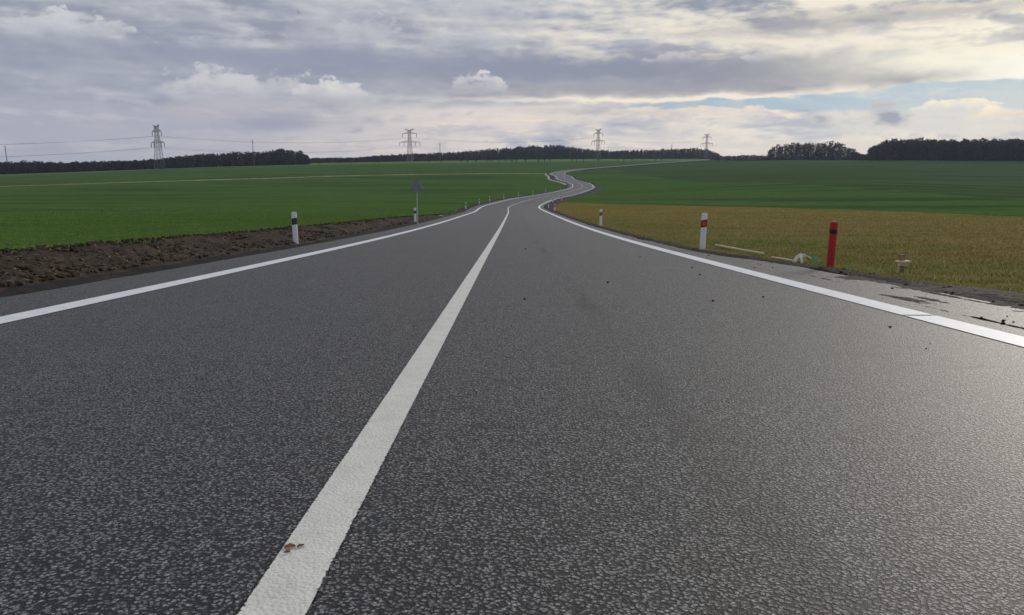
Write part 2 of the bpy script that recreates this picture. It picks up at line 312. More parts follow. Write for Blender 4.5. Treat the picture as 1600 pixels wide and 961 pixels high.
def sst(a, b, t): t = np.clip((t-a)/(b-a), 0, 1); return t*t*(3-2*t)
def pt(u, v, Y): d = ray(u, v); k = Y/d[1]; return (d[0]*k, Y, H+d[2]*k)
ctrl = []
for Y in list(range(-60, 560, 25))+list(range(560, 1001, 80)):
    ctrl.append((np.interp(Y, ry, rx), Y, np.interp(Y, ry, rz)))
zr_ = lambda Y: float(np.interp(Y, ry, rz))
for Y in (-40, 8, 25, 45, 70, 100):
    for x, dz_ in ((-14, .2), (-40, .15), (-90, .0), (14, -.1), (38, -.25 if Y < 60 else -.4)): ctrl.append((x, Y, zr_(Y)+dz_))
ctrl += [(-60, 150, -5.2), (-150, 150, -5.8), (-80, 220, -6.2), (-180, 210, -6.7), (-25, 190, -5.6), (-30, 260, -5.4), (-15, 320, -4.4)]
ctrl += [pt(*a) for a in ((0, 291, 298), (250, 283, 330), (400, 279, 345), (640, 272.5, 385), (-300, 300, 280),
    (0, 276, 620), (-300, 285, 560), (250, 266.5, 627), (400, 260, 700), (520, 257.5, 745), (640, 255.5, 790), (800, 252.5, 860), (930, 249, 960), (1100, 248.5, 1050), (800, 260, 560), (700, 264, 500), (930, 257, 640), (1200, 250.5, 740), (1330, 250.5, 680), (1450, 251.5, 610), (1600, 252.5, 560), (1900, 255, 480),
    (1600, 338, 70), (1250, 326, 85), (950, 318, 100), (1600, 312, 118), (1400, 298, 150), (1200, 283.5, 215), (1600, 297, 220), (1400, 284, 260), (1600, 272, 380), (1300, 266, 400), (1150, 262, 480), (1020, 285, 270), (1000, 297, 205), (950, 275, 360), (1900, 320, 118), (1900, 300, 230))]
ctrl += [(1.0*R_*math.sin(math.radians(a)), R_*math.cos(math.radians(a)), z) for R_, zf in ((1500, 9), (3600, 6)) for a in range(-60, 61, 15) for z in (zf-6*(a < -30),)]
ctrl += [(R_*math.sin(math.radians(a)), R_*math.cos(math.radians(a)), z) for R_, z in ((300, 4.), (3600, 6.)) for a in range(90, 271, 30)]
ctrl = np.array(ctrl)
SC = 300.
def _ker(d2): return d2*np.log(d2+1e-9)*.5
cxy = ctrl[:, :2]/SC; nC = len(ctrl)
K = _ker(((cxy[:, None]-cxy[None])**2).sum(-1)); Pm = np.c_[np.ones(nC), cxy]
Amat = np.block([[K+np.eye(nC)*2e-4, Pm], [Pm.T, np.zeros((3, 3))]])
tw = np.linalg.solve(Amat, np.r_[ctrl[:, 2], 0, 0, 0])
def tps(x, y):
    x = np.asarray(x, float).ravel()/SC; y = np.asarray(y, float).ravel()/SC; o_ = tw[nC]+tw[nC+1]*x+tw[nC+2]*y
    for i in range(nC): o_ = o_+tw[i]*_ker((x-cxy[i, 0])**2+(y-cxy[i, 1])**2)
    return o_
def flare(Y): return .6*(1-sst(9.5, 15, Y))
EDL, EDR = 4.5, 4.0                                         # asphalt reaches this far left and right of the middle
def ground(x, y, sheet=False):
    x = np.atleast_1d(np.asarray(x, float)); y = np.atleast_1d(np.asarray(y, float))
    o, s, zr = road_coord(x, y); ao = np.abs(o)
    base = tps(x, y)+.035*np.sin(x*.55+np.sin(y*.31)*2)*np.sin(y*.47+1.3)*sst(8, 12, ao)
    left = o < 0
    f = np.where(left, .24*(1-sst(38, 75, s))-.12*sst(38, 75, s), -.04-.10*sst(40, 90, s))
    side = zr-.02+f*sst(np.where(left, 4.5, 4.1+flare(s)), np.where(left, 6.3, 5.4+flare(s)), ao)
    z = side+(base-side)*sst(6, 24, ao)
    near = sst(5.0, 4.2, ao) if not sheet else 1-sst(3.7, 4.6, ao)
    if sheet: fl_ = np.where(left, 0, flare(s)); z = z-(.10+.0006*np.abs(s))*(ao < 4.3+fl_)-(.02+.0004*np.abs(s))*((ao >= 4.3+fl_) & (ao < 5.2+fl_))
    return z
def G(x, y): return float(ground(x, y)[0])
def hit(u, v, tmax=1600):
    d = ray(u, v); t = np.geomspace(1.0, tmax, 5000); P = d[None]*t[:, None]; g = ground(P[:, 0], P[:, 1]); k = np.argmax(P[:, 2]+H < g)
    a, b_ = t[max(k-1, 0)], t[k]; ts = np.linspace(a, b_, 40); P = d[None]*ts[:, None]; g = ground(P[:, 0], P[:, 1]); k = np.argmax(P[:, 2]+H <= g); return P[k, 0], P[k, 1], float(g[k])

# ------------------------------------------------------------------ ground sheet (polar, finest where the photograph looks)
az = np.radians(np.concatenate([np.arange(-47, 47.01, .16), np.arange(50, 311, 4.)])); rr = np.concatenate([[.6], np.geomspace(1.5, 3500, 560)])
RR, AZ = np.meshgrid(rr, az, indexing='ij'); gx = (RR*np.sin(AZ)).ravel(); gy = (RR*np.cos(AZ)).ravel()
gz = ground(gx, gy, True); nr, na = RR.shape
idx = np.arange(nr*na).reshape(nr, na); nxt = np.roll(idx, -1, 1)
faces = np.stack([idx[:-1], idx[1:], nxt[1:], nxt[:-1]], -1).reshape(-1, 4)[:, ::-1]
oo, ss, _ = road_coord(gx, gy)
def pix_line(px): return np.array([hit(*p)[:2] for p in px])
bl = pix_line([(880, 316), (950, 318.5), (1100, 322), (1250, 326), (1420, 331.5), (1600, 338.5)]); bl = bl[np.argsort(bl[:, 0])]
fl = pix_line([(1195, 284), (1300, 291), (1400, 298), (1500, 305.5), (1600, 313)]); fl = fl[np.argsort(fl[:, 0])]
tan_m = np.clip(.5+(np.interp(gx, bl[:, 0], bl[:, 1])-gy)/4, 0, 1)*(oo > 0)
drk_m = np.where(gx > fl[0, 0]*.2, np.clip(.5+(gy-np.interp(gx, fl[:, 0], fl[:, 1], left=fl[0, 1]+0))/8, 0, 1), 0)*(oo > 0)*sst(20, 80, gx-fl[0, 0]*.2)
rad = np.hypot(gx, gy); pale_m = sst(0, 50, gy-(800+gx*.40))*(oo < 0)
earth_m = np.where(oo < 0, sst(6.4, 5.6, -oo)*(ss < 80), sst(4.7, 4.2, oo-flare(ss)-.5*(1-sst(6.2, 9.4, ss)))); earth_m = np.maximum(earth_m*(1-sst(440, 500, ss)), (np.abs(oo) < 3.6)*1.)
me = np_mesh('field', np.c_[gx, gy, gz], faces, m_ground, {'tan': tan_m, 'dark': drk_m, 'pale': pale_m, 'earth': earth_m}, True)
tag(add('ground', me), 'green winter crop fields and dry grass rolling away on both sides of the road', None, None, 'structure')

# ------------------------------------------------------------------ road ribbons
rn = np.sqrt(1+rd*rd); NX, NY = 1/rn, -rd/rn
def ribbon(offs, sel, lift, jit=None):
    n = len(offs); k = sel.sum(); O = np.broadcast_to(np.asarray(offs, float), (k, n)).copy()
    if jit is not None: O = O+jit
    X = rx[sel][:, None]+NX[sel][:, None]*O; Y = ry[sel][:, None]+NY[sel][:, None]*O; Z = np.broadcast_to(rz[sel][:, None], X.shape)+lift+.00012*np.clip(Y, 0, None)*(lift > .001)
    i = np.arange(k*n).reshape(k, n); f = np.stack([i[:-1, :-1], i[:-1, 1:], i[1:, 1:], i[1:, :-1]], -1).reshape(-1, 4)
    return np.c_[X.ravel(), Y.ravel(), Z.ravel()], f, O.ravel()
offs = [-4.5, -4.3, -3.4, -2, -1, 0, .5, .8, .9, 1, 1.1, 1.2, 1.6, 2.4, 3.4, 3.85, 4.0]
sel = np.ones(len(ry), bool)
wob = np.zeros((len(ry), len(offs))); wob[:, 0] = .06*np.sin(ry*1.3)+.05*np.sin(ry*.43+2); wob[:, -1] = flare(ry)+.06*np.sin(ry*1.7+1)+.05*np.sin(ry*.5)
wob[:, -2] = flare(ry)*.9
v, f, O = ribbon(offs, sel, 0., wob); v[:, 2] += .0009*np.clip(v[:, 1]-330, 0, 500)
tag(add('road', np_mesh('road', v, f, m_asph, {'lat': O}, True)), 'dark asphalt country road winding down to a double bend and up the far slope', None, None, 'structure')
def line(name, off, wd, mat, y0, y1, label):
    h = wd/2; ys = np.concatenate([[y0], ry[(ry > y0) & (ry < y1)], [y1]]); k = len(ys); D = np.interp(ys, ry, rd); nl = np.sqrt(1+D*D); O = np.array([off-h, off-h*.8, off, off+h*.8, off+h])[None]
    X = np.interp(ys, ry, rx)[:, None]+O/nl[:, None]; Y = ys[:, None]-O*(D/nl)[:, None]; Z = np.interp(ys, ry, rz)[:, None]+.004+.00012*np.clip(Y, 0, None)+.0009*np.clip(Y-330, 0, 500); e = np.tile([1., .35, 0, .35, 1.], k)
    i = np.arange(k*5).reshape(k, 5); f = np.stack([i[:-1, :-1], i[:-1, 1:], i[1:, 1:], i[1:, :-1]], -1).reshape(-1, 4); v = np.c_[X.ravel(), Y.ravel(), Z.ravel()]
    return tag(add(name, np_mesh(name, v, f, mat, {'edge': e}, True)), label, None, None, 'structure')
line('centre_line', -.17, .135, m_cline, -60, 460, 'solid white centre line painted down the road')
line('edge_line', -3.44, .25, m_eline, -60, 1200, 'solid white edge line beside the soil bank')
jy = hit(1452, 497)[1]
line('edge_line', 3.44, .25, m_eline, jy, 1200, 'long white edge line beside the dry grass, running on into the bends')
line('edge_line', 3.44, .25, m_eline, -60, jy-.045, 'short near stretch of white edge line beyond a joint, next to the mud')
def smooth_noise(k, n, a, b):                                  # cheap lattice noise on a k x n grid
    c = rng.random((int(k/a)+3, int(n/b)+3)); u = np.arange(k)/a; w_ = np.arange(n)/b; i = u.astype(int); j = w_.astype(int); p = (u-i)[:, None]; q_ = (w_-j)[None]; p = p*p*(3-2*p); q_ = q_*q_*(3-2*q_)
    return (c[i][:, j]*(1-p)*(1-q_)+c[i+1][:, j]*p*(1-q_)+c[i][:, j+1]*(1-p)*q_+c[i+1][:, j+1]*p*q_)
def verge(name, side, ys, inner, outer, amp, mat, label, n=26, lift=.03):
    k = len(ys); X0 = np.interp(ys, ry, rx); D = np.interp(ys, ry, rd); nl = np.sqrt(1+D*D); t = np.linspace(0, 1, n)[None]
    O = side*(inner+(np.broadcast_to(outer, k)[:, None]-inner)*t+(flare(ys)[:, None] if side > 0 else 0)); X = X0[:, None]+O/nl[:, None]; Y = ys[:, None]-O*(D/nl)[:, None]
    nz = (smooth_noise(k, n, 9, 6)-.5)*1.0+(smooth_noise(k, n, 4, 3)-.5)*.7+(smooth_noise(k, n, 1.6, 1.3)-.5)*.45
    prof = np.sin(np.pi*np.clip(t, 0, 1))**.6
    Z = ground(X.ravel(), Y.ravel()).reshape(k, n)+(lift+np.broadcast_to(amp, k)[:, None]*(nz+.25))*prof-.05*(t >= 1)-.03*(t <= 0)
    Z = Z+.0004*np.clip(Y, 0, None)*prof
    i = np.arange(k*n).reshape(k, n); f = np.stack([i[:-1, :-1], i[:-1, 1:], i[1:, 1:], i[1:, :-1]], -1).reshape(-1, 4)
    if side < 0: f = f[:, ::-1]
    return tag(add(name, np_mesh(name, np.c_[X.ravel(), Y.ravel(), Z.ravel()], f, mat, None, True)), label, None, None, 'structure')
ys = np.concatenate([np.linspace(-10, 3.9, 160), np.geomspace(6, 70, 700)-2]); wl = 4.5+2.0*(1-.55*sst(22, 60, ys))+.12*np.sin(ys*.9)+.1*np.sin(ys*2.3)
verge('soil_bank', -1, ys, 4.45, wl, .068, m_soil, 'bare brown soil bank heaped between the road and the green crop', 44, .05)
verge('soil_strip', -1, np.concatenate([np.linspace(-12, 2.9, 150), np.geomspace(3, 70, 500)]), 4.38, 4.85, .03, m_dark, 'dark gravelly strip along the asphalt under the soil bank', 10, .035)
ys = np.arange(64, 470, 1.); verge('soil_strip', -1, ys, 4.4, 5.7+.9*sst(230, 270, ys)*(1-sst(400, 430, ys)), .07, m_dark, 'dark soil verge along the far bends beside the left-hand crop', 8, .08)
ys = np.concatenate([np.linspace(-12, 3.4, 200), np.geomspace(4.5, 120, 900)-1]); verge('soil_strip', 1, ys, 3.94, 4.38+.12*np.sin(ys*1.1)*np.exp(-ys/30)+.75*sst(30, 100, ys), .022+.03*sst(30, 90, ys), m_dark, 'dark ragged soil edge between the road and the dry grass', 14, .03)
ys = np.arange(108, 470, 1.); verge('soil_strip', 1, ys, 3.95, 5.0+1.5*sst(120, 190, ys)*(1-sst(255, 275, ys)), .09, m_dark, 'dark soil embankment under the outside of the far bend', 9, .08)
# mud dragged onto the shoulder: low lumps that only rise through the asphalt in places
ys = np.linspace(-10, 11.5, 820); k, n = len(ys), 50; t = np.linspace(3.8, 5.6, n)[None]; X0 = np.interp(ys, ry, rx)
nz = smooth_noise(k, n, 30, 9)*.6+smooth_noise(k, n, 9, 5)*.3+smooth_noise(k, n, 2.2, 1.7)*.25
lim = 4.2+flare(ys)[:, None]+.5*(1-sst(6.2, 9.4, ys))[:, None]
str_ = smooth_noise(k, n, 40, 2.2); hgt = nz*.040+str_*.030-.045+.030*sst(4.1, 5.0, t)-.05*sst(8.6, 10.8, ys)[:, None]-.10*sst(lim-.05, lim+.25, t)
X = X0[:, None]+t; Y = ys[:, None]+0*t; Z = np.interp(ys, ry, rz)[:, None]+np.minimum(hgt, .022)
i = np.arange(k*n).reshape(k, n); f = np.stack([i[:-1, :-1], i[:-1, 1:], i[1:, 1:], i[1:, :-1]], -1).reshape(-1, 4)
tag(add('mud', np_mesh('mud', np.c_[X.ravel(), Y.ravel(), Z.ravel()], f, m_mud, None, True)), 'brown mud dragged over the asphalt shoulder by the wooden stake', None, None, 'structure')
# pale track across the left-hand crop
tp = pix_line([(-260, 297.5), (0, 291.5), (130, 287.5), (250, 283.5), (400, 279.2), (520, 275.5), (640, 273), (750, 271.5), (858, 271)])
tx = np.linspace(tp[0, 0], tp[-1, 0], 260); ty = nspl(tp[:, 0], tp[:, 1], tx); td = np.gradient(ty, tx); hw = 2.0+.35*np.sin(tx*.21)+.25*np.sin(tx*.53)
rows = [];
for q_ in (-1, -.4, .4, 1): 
    X = tx-td/np.sqrt(1+td*td)*hw*q_; Y = ty+hw*q_/np.sqrt(1+td*td); rows.append(np.c_[X, Y, ground(X, Y)+.14-.12*(abs(q_) == 1)])
v = np.stack(rows, 1); i = np.arange(len(tx)*4).reshape(-1, 4); f = np.stack([i[:-1, :-1], i[1:, :-1], i[1:, 1:], i[:-1, 1:]], -1).reshape(-1, 4)
tag(add('path', np_mesh('path', v.reshape(-1, 3), f, m_track, None, True)), 'pale dry strip running across the green crop to the far bend', None, None, 'structure')
# concrete channel along the outside of the second bend
ys = np.arange(262, 402, 1.5); X0 = np.interp(ys, ry, rx); D = np.interp(ys, ry, rd); nl = np.sqrt(1+D*D); O = -(5.9+1.3*np.sin(np.pi*(ys-262)/140))
mbv = []
for do, dzz in ((-.45, 0), (-.4, .3), (.4, .3), (.45, 0)):
    X = X0+(O+do)/nl; Y = ys-(O+do)*D/nl; mbv.append(np.c_[X, Y, ground(X, Y)-.05+dzz])
v = np.stack(mbv, 1); i = np.arange(len(ys)*4).reshape(-1, 4); f = np.stack([i[:-1, :-1], i[:-1, 1:], i[1:, 1:], i[1:, :-1]], -1).reshape(-1, 4)[:, ::-1]
tag(add('drainage_channel', np_mesh('drainage_channel', v.reshape(-1, 3), f, m_conc)), 'pale concrete drainage edging along the outside of the far bend', None, None, 'structure')

# ------------------------------------------------------------------ grass, clods, straw (uncountable)
def vnoise(x, y, seed=3):
    g_ = np.random.default_rng(seed).random((256, 256)); i = np.floor(x).astype(int); j = np.floor(y).astype(int); p = x-i; q_ = y-j; p = p*p*(3-2*p); q_ = q_*q_*(3-2*q_); i &= 255; j &= 255; i1 = (i+1) & 255; j1 = (j+1) & 255
    return g_[i, j]*(1-p)*(1-q_)+g_[i1, j]*p*(1-q_)+g_[i, j1]*(1-p)*q_+g_[i1, j1]*p*q_
N = 2300000
r_ = np.exp(rng.uniform(math.log(4.5), math.log(95), N)); a_ = np.where(rng.random(N) < .62, rng.uniform(-38, 38, N)+rng.normal(0, 5, N), rng.uniform(-85, 85, N)); px_ = r_*np.sin(np.radians(a_)); py_ = r_*np.cos(np.radians(a_))
o_, s_, _z = road_coord(px_, py_)
wv = .35*np.sin(py_*.9)+.25*np.sin(py_*2.3+px_)+.2*np.sin(py_*5.1)
Lm = o_ < -(4.5+2.0*(1-.55*sst(22, 60, py_))+wv*.5); Rm = (o_ > 4.22+flare(py_)+.5*(1-sst(6.2, 9.4, py_))+.14*wv)
clump = ((vnoise(px_*1.3, py_*1.9)-.5)*3+(vnoise(px_*4, py_*5, 5)-.5)*2.4+(vnoise(px_*.25, py_*.5, 8)-.5)*2); streak = vnoise(px_*.45, py_*2.6, 12)
fade = 1-sst(28, 95, r_); keep = ((Lm & (rng.random(N) < .55*sst(.12, .34, streak)+.05)) | (Rm & (rng.random(N) < .52+.12*clump))) & (rng.random(N) < fade)
px_, py_, o_, r_, Rm, clump = (q_[keep] for q_ in (px_, py_, o_, r_, Rm, clump)); n = len(px_); pz_ = ground(px_, py_)
tanb = Rm & (py_ < np.interp(px_, bl[:, 0], bl[:, 1])+rng.normal(0, 1.5, n))
hb = np.where(Rm, rng.uniform(.018, .060, n)*(1+.3*clump.clip(-1, 1.5)), rng.uniform(.018, .045, n)); wb = (.004+r_*.00055)*rng.uniform(.7, 1.5, n)
th = rng.uniform(0, 2*np.pi, n); le = rng.normal(0, .5, (n, 2))*hb[:, None]
v = np.empty((n, 3, 3)); v[:, 0] = np.c_[px_-np.cos(th)*wb, py_-np.sin(th)*wb, pz_-.01]; v[:, 1] = np.c_[px_+np.cos(th)*wb, py_+np.sin(th)*wb, pz_-.01]; v[:, 2] = np.c_[px_+le[:, 0], py_+le[:, 1], pz_+hb]
tint = np.repeat(np.clip(rng.normal(.45, .25, n)+.1*clump, 0, 1), 3)
greenp = (vnoise(px_*.3, py_*.45, 21)-.5)*3+.9*(1-sst(5, 12, o_)*1.6); dryb = np.repeat(np.where(tanb, np.where(rng.random(n) < np.clip(.20+.22*greenp, .04, .6), .25, 1.), np.where(rng.random(n) < .05, .6, 0.)), 3)
for nm, msk, lab, cat in (('winter_wheat', ~Rm, 'short bright green winter crop growing behind the soil bank', 'crop'), ('grass', Rm, 'short dry olive and brown grass beside the road shoulder', 'grass')):
    m3 = np.repeat(msk, 3); k = msk.sum()
    tag(add(nm, np_mesh(nm, v[msk].reshape(-1, 3), np.arange(k*3).reshape(-1, 3), m_grass, {'tint': tint[m3], 'dry': dryb[m3]})), lab, cat, None, 'stuff')
phi = (1+5**.5)/2; ICO = np.array([(-1, phi, 0), (1, phi, 0), (-1, -phi, 0), (1, -phi, 0), (0, -1, phi), (0, 1, phi), (0, -1, -phi), (0, 1, -phi), (phi, 0, -1), (phi, 0, 1), (-phi, 0, -1), (-phi, 0, 1)])/1.902
ICF = np.array([(0,11,5),(0,5,1),(0,1,7),(0,7,10),(0,10,11),(1,5,9),(5,11,4),(11,10,2),(10,7,6),(7,1,8),(3,9,4),(3,4,2),(3,2,6),(3,6,8),(3,8,9),(4,9,5),(2,4,11),(6,2,10),(8,6,7),(9,8,1)])
def lumps(name, x, y, z, r, mat, label, cat):
    k = len(x); v = ICO[None]*(r[:, None, None])*rng.uniform(.6, 1.35, (k, 12, 1)); v = v*np.array([1.1, 1.1, .75]); v = v+np.c_[x, y, z][:, None]
    f = (ICF[None]+12*np.arange(k)[:, None, None]).reshape(-1, 3)
    return tag(add(name, np_mesh(name, v.reshape(-1, 3), f, mat)), label, cat, None, 'stuff')
def on_road(o, y): X = np.interp(y, ry, rx); D = np.interp(y, ry, rd); nl = np.sqrt(1+D*D); return X+o/nl, y-o*D/nl
k = 9000; y_ = np.exp(rng.uniform(math.log(5), math.log(62), k)); t_ = rng.random(k); x_, y_ = on_road(-(4.75+t_*(1.85*(1-.5*sst(22, 60, y_)))), y_)
lumps('soil_clods', x_, y_, ground(x_, y_)+.055+.02*rng.random(k), .009+.034*rng.random(k)**4, m_soil, 'crumbly brown clods lying over the soil bank', 'soil')
k = 700; y_ = np.exp(rng.uniform(math.log(4.5), math.log(60), k)); x_, y_ = on_road(3.95+flare(y_)+rng.random(k)*.45, y_)
lumps('soil_clods', x_, y_, ground(x_, y_)+.03, .006+.024*rng.random(k)**3, m_mud, 'dark clods along the ragged edge of the dry grass', 'soil')
k = 85; y_ = np.exp(rng.uniform(math.log(4.), math.log(30), k)); ofs = np.where(rng.random(k) < .72, 3.65+.7*rng.random(k), rng.uniform(.4, 3.2, k)); x_, y2 = on_road(ofs, y_)
lumps('dirt_crumbs', x_, y2, np.interp(y2, ry, rz)+.006, .004+.014*rng.random(k)**3, m_dark, 'dark dirt crumbs scattered over the right lane and shoulder', 'dirt')
k = 900; y_ = np.exp(rng.uniform(math.log(5.5), math.log(30), k)); x_, y_ = on_road(-(4.7+rng.random(k)*1.6), y_); z_ = ground(x_, y_)+.09; th = rng.uniform(0, 6.28, k); L_ = rng.uniform(.015, .05, k)
c_, s2 = np.cos(th)*L_, np.sin(th)*L_; tl = rng.uniform(-.2, .4, k)*L_
v = np.stack([np.c_[x_-c_, y_-s2, z_], np.c_[x_+c_, y_+s2, z_+tl], np.c_[x_+c_-s2*.15, y_+s2+c_*.15, z_+tl], np.c_[x_-c_-s2*.15, y_-s2+c_*.15, z_]], 1)
tag(add('straw', np_mesh('straw', v.reshape(-1, 3), np.arange(k*4).reshape(-1, 4), m_straw)), 'pale straw bits strewn over the soil bank', 'straw', None, 'stuff')

# ------------------------------------------------------------------ delineator posts
PR = [(-.06, -.02), (-.052, -.036), (-.03, -.045), (.03, -.045), (.052, -.036), (.06, -.02), (.045, .03), (.018, .05), (-.018, .05), (-.045, .03)]
def ring(z, k=1., slope=0.): return [(x*k, y*k, z+slope*x) for x, y in PR]
def post_meshes(h):
    b_ = MB(); b_.loft([ring(-.25), ring(h-.03), [(x*.97, y*.97, h-.012-.25*y) for x, y in PR], [(x*.8, y*.8, h-.006-.25*y) for x, y in PR]])
    k_ = MB(); k_.loft([ring(h-.29, 1.03, .18), ring(h-.14, 1.03, .18)])
    o_ = []
    for z0 in (h-.262, h-.214):
        q_ = MB(); q_.box(-.040, .040, -.0535, -.0455, z0, z0+.042, 0); o_.append(q_)
    return b_.mesh('post_body', m_white), k_.mesh('black_band', m_black), [q_.mesh('reflector', m_orange) for q_ in o_], [q_.mesh('reflector', m_grey) for q_ in o_]
PB, PK, PO, PG = post_meshes(.80)
def post(u, v, refl, label, rz=0, group=None, dist=None, lean=0.):
    x, y, z = hit(u, v)
    o, s, zr = (float(q_[0]) for q_ in road_coord(np.array([x]), np.array([y])))
    print('post', u, v, 'at', round(x, 1), round(y, 1), 'lat', round(o, 2))
    lim = (4.75, 6.2) if o < 0 else (4.25, 6.2)
    if not lim[0] <= abs(o) <= lim[1]:                          # stand it on the verge, in the same column of the picture
        tgt = np.sign(o)*min(max(abs(o), lim[0]), lim[1]); yy = np.linspace(y*.75, y*1.35, 4000); xx = x/y*yy; oo_ = road_coord(xx, yy)[0]
        k = np.argmin(np.abs(oo_-tgt)+np.abs(yy-y)*.004); x, y = xx[k], yy[k]; z = G(x, y)
        print('   moved to', round(x, 1), round(y, 1), 'lat', round(float(oo_[k]), 2))
    e = empty('delineator_post', (x, y, z-.02), rz); e.rotation_euler = (0, lean, rz)
    add('post_body', PB, e); add('black_band', PK, e)
    for q_ in (PO if refl else PG): add('reflector', q_, e)
    return tag(e, label, 'road post', group)
post(463, 388, False, 'white roadside post with black band standing in front of the widest soil bank', .1, 'white posts along the soil side', lean=-.01)
post(1097, 391, True, 'white roadside post with orange reflectors, next along from the red post', -.12, 'white posts along the grass side', lean=.02)
post(938.5, 353.5, True, 'white roadside post with orange reflectors midway between red post and far bend', -.1, 'white posts along the grass side')
post(649, 352.5, False, 'white roadside post with black band standing right against the road sign', .06, 'white posts along the soil side')
far = 'small white roadside post on the soil side between the road sign and the far bend'
ORD = ['first', 'second', 'third', 'fourth', 'fifth', 'sixth', 'seventh', 'eighth']
for i_, (u, v) in enumerate(((727.8, 328.8), (749, 321), (765, 315.8), (787, 312), (810, 307.8), (832.7, 305), (852.5, 302), (875.6, 298.8))): post(u, v, False, ORD[i_]+' small white post past the road sign, counting towards the far bend', 0, 'far white posts on the soil side')
far = 'small white roadside post standing on the grass side where the road first bends'
for i_, (u, v) in enumerate(((866.7, 331), (857, 325.7), (864, 317.5), (877.5, 313.8), (893, 308.5))): post(u, v, False, ORD[i_]+' small white post on the grass side after the orange-reflector posts', 0, 'far white posts on the grass side')
far = 'tiny white roadside post along the second bend of the road'
for lab_, (u, v) in zip(('on the dark embankment at the outside of the far bend', 'just past the embankment of the far bend', 'on the inside of the bend before the skyline', 'at the inside of the far bend beside the pale edging'), ((930, 293.5), (923, 287), (888, 274.5), (888, 294.6))): post(u, v, False, 'tiny white post '+lab_, 0, 'tiny white posts along the second bend')

# ------------------------------------------------------------------ red post
x, y, z = hit(1296.6, 420); e = empty('red_post', (x, y, z-.02)); e.rotation_euler = (0, .012, 0); R_ = .052; hh = (420-345.5)/F*y*1.0
cyl = lambda r, z0, z1: [[(r*math.cos(k*math.pi/10), r*math.sin(k*math.pi/10), zz) for k in range(20)] for zz in (z0, z1)]
q_ = MB(); q_.loft(cyl(R_, -.2, hh-.004)+cyl(R_*.94, hh+.003, hh+.004)); q_.build('tube', m_red, e, smooth=False)
q_ = MB(); q_.loft(cyl(R_*1.025, hh-.155, hh-.095)); q_.build('dark_band', m_dred, e)
q_ = MB(); q_.loft(cyl(R_*.8, hh+.004, hh+.014)); q_.build('cap', m_red, e)
tag(e, 'round red plastic marker post with a dark band near its top', 'road post')

# ------------------------------------------------------------------ survey stake with cross boards
x, y, z = hit(1407, 430); e = empty('survey_stake', (x, y, z+.03), .25); sx = y/F
q_ = MB(); q_.box(-2.2*sx*2, 2.2*sx*2, -.02, .02, -.2, 29*sx, .003); q_.build('stake', m_oldwood, e)
q_ = MB(); q_.box(-9*sx, 8*sx, -.045, -.022, 12*sx, 17.5*sx, .002); q_.build('cross_board', m_plank, e)
q_ = MB(); q_.box(-10.5*sx, 11*sx, -.075, .03, 17.8*sx, 19.8*sx, .004); q_.build('top_board', m_plank, e)
q_ = MB(); q_.box(-8*sx, -3.6*sx, -.018, .006, -.15, 12*sx, .002); q_.build('side_lath', m_wood, e)
tag(e, 'short wooden survey stake with pale cross boards beside the mud', 'stake')

# ------------------------------------------------------------------ tape heap by the red post
def strip(pts, wd, mat, name, parent):
    pts = [np.array(p, float) for p in pts]; a = []
    for i, p in enumerate(pts):
        t = pts[min(i+1, len(pts)-1)]-pts[max(i-1, 0)]; t /= np.linalg.norm(t); n_ = np.cross(t, (0.25*math.sin(i*1.7), 1, .35*math.cos(i))); n_ /= np.linalg.norm(n_); a.append((p-n_*wd/2, p+n_*wd/2, np.cross(t, n_)*.0012))
    q_ = MB(); q_.loft([[l+d_, r+d_, r-d_, l-d_] for l, r, d_ in a]); return q_.build(name, mat, parent)
x, y, z = hit(1253, 412.5); e = empty('plastic_tape', (x, y, z)); k = y/F
P_ = lambda u, v, d_=0.: ((u-1253)*k, d_, (412.5-v)*k)
strip([P_(1240, 411, 0), P_(1242, 407, .02), P_(1246, 401.5, .03), P_(1251, 398.5, .03), P_(1255, 399, .02)], .055, m_tapew, 'white_strip', e)
strip([P_(1251, 399, .03), P_(1252, 404, .0), P_(1252.5, 413.5, -.02)], .04, m_tapew, 'white_strip', e)
strip([P_(1253, 399, .03), P_(1260, 400.5, .05), P_(1268, 403, .08), P_(1272, 407, .1)], .03, m_tapew, 'white_strip', e)
strip([P_(1256, 399, .05), P_(1262, 400, .08), P_(1270, 402, .09), P_(1276, 405, .1), P_(1281, 402, .12)], .028, m_tapeg, 'green_strip', e)
strip([P_(1262, 402, .06), P_(1268, 406, .08), P_(1275, 406.5, .1), P_(1282, 405, .12), P_(1289, 409, .1)], .022, m_tapeg, 'green_strip', e)
tag(e, 'tangle of white and green plastic tape lying by the red post', 'tape')
# lath lying in the grass between the posts
a = np.array(hit(1118, 386)); b_ = np.array(hit(1193, 403)); 
q_ = MB(); c = (a+b_)/2; pts = [a+(b_-a)*t for t in (0, .3, .6, 1)]; pts = [np.array([p[0], p[1], G(p[0], p[1])+.05+.01*i])-c for i, p in enumerate(pts)]
q_.tube(pts, [.02, .024, .022, .018], 5); e = q_.build('wooden_lath', m_plank, None, c); tag(e, 'long pale wooden lath lying in the grass between white and red posts', 'lath')
a = np.array(hit(1206, 406)); b_ = np.array(hit(1240, 412)); c = (a+b_)/2; q_ = MB()
q_.tube([np.array([p[0], p[1], G(p[0], p[1])+.045])-c for p in (a, (a*.5+b_*.5), b_)], [.016, .02, .016], 5); e = q_.build('wooden_lath', m_plank, None, c); tag(e, 'short pale wooden lath lying by the white and green tape', 'lath')
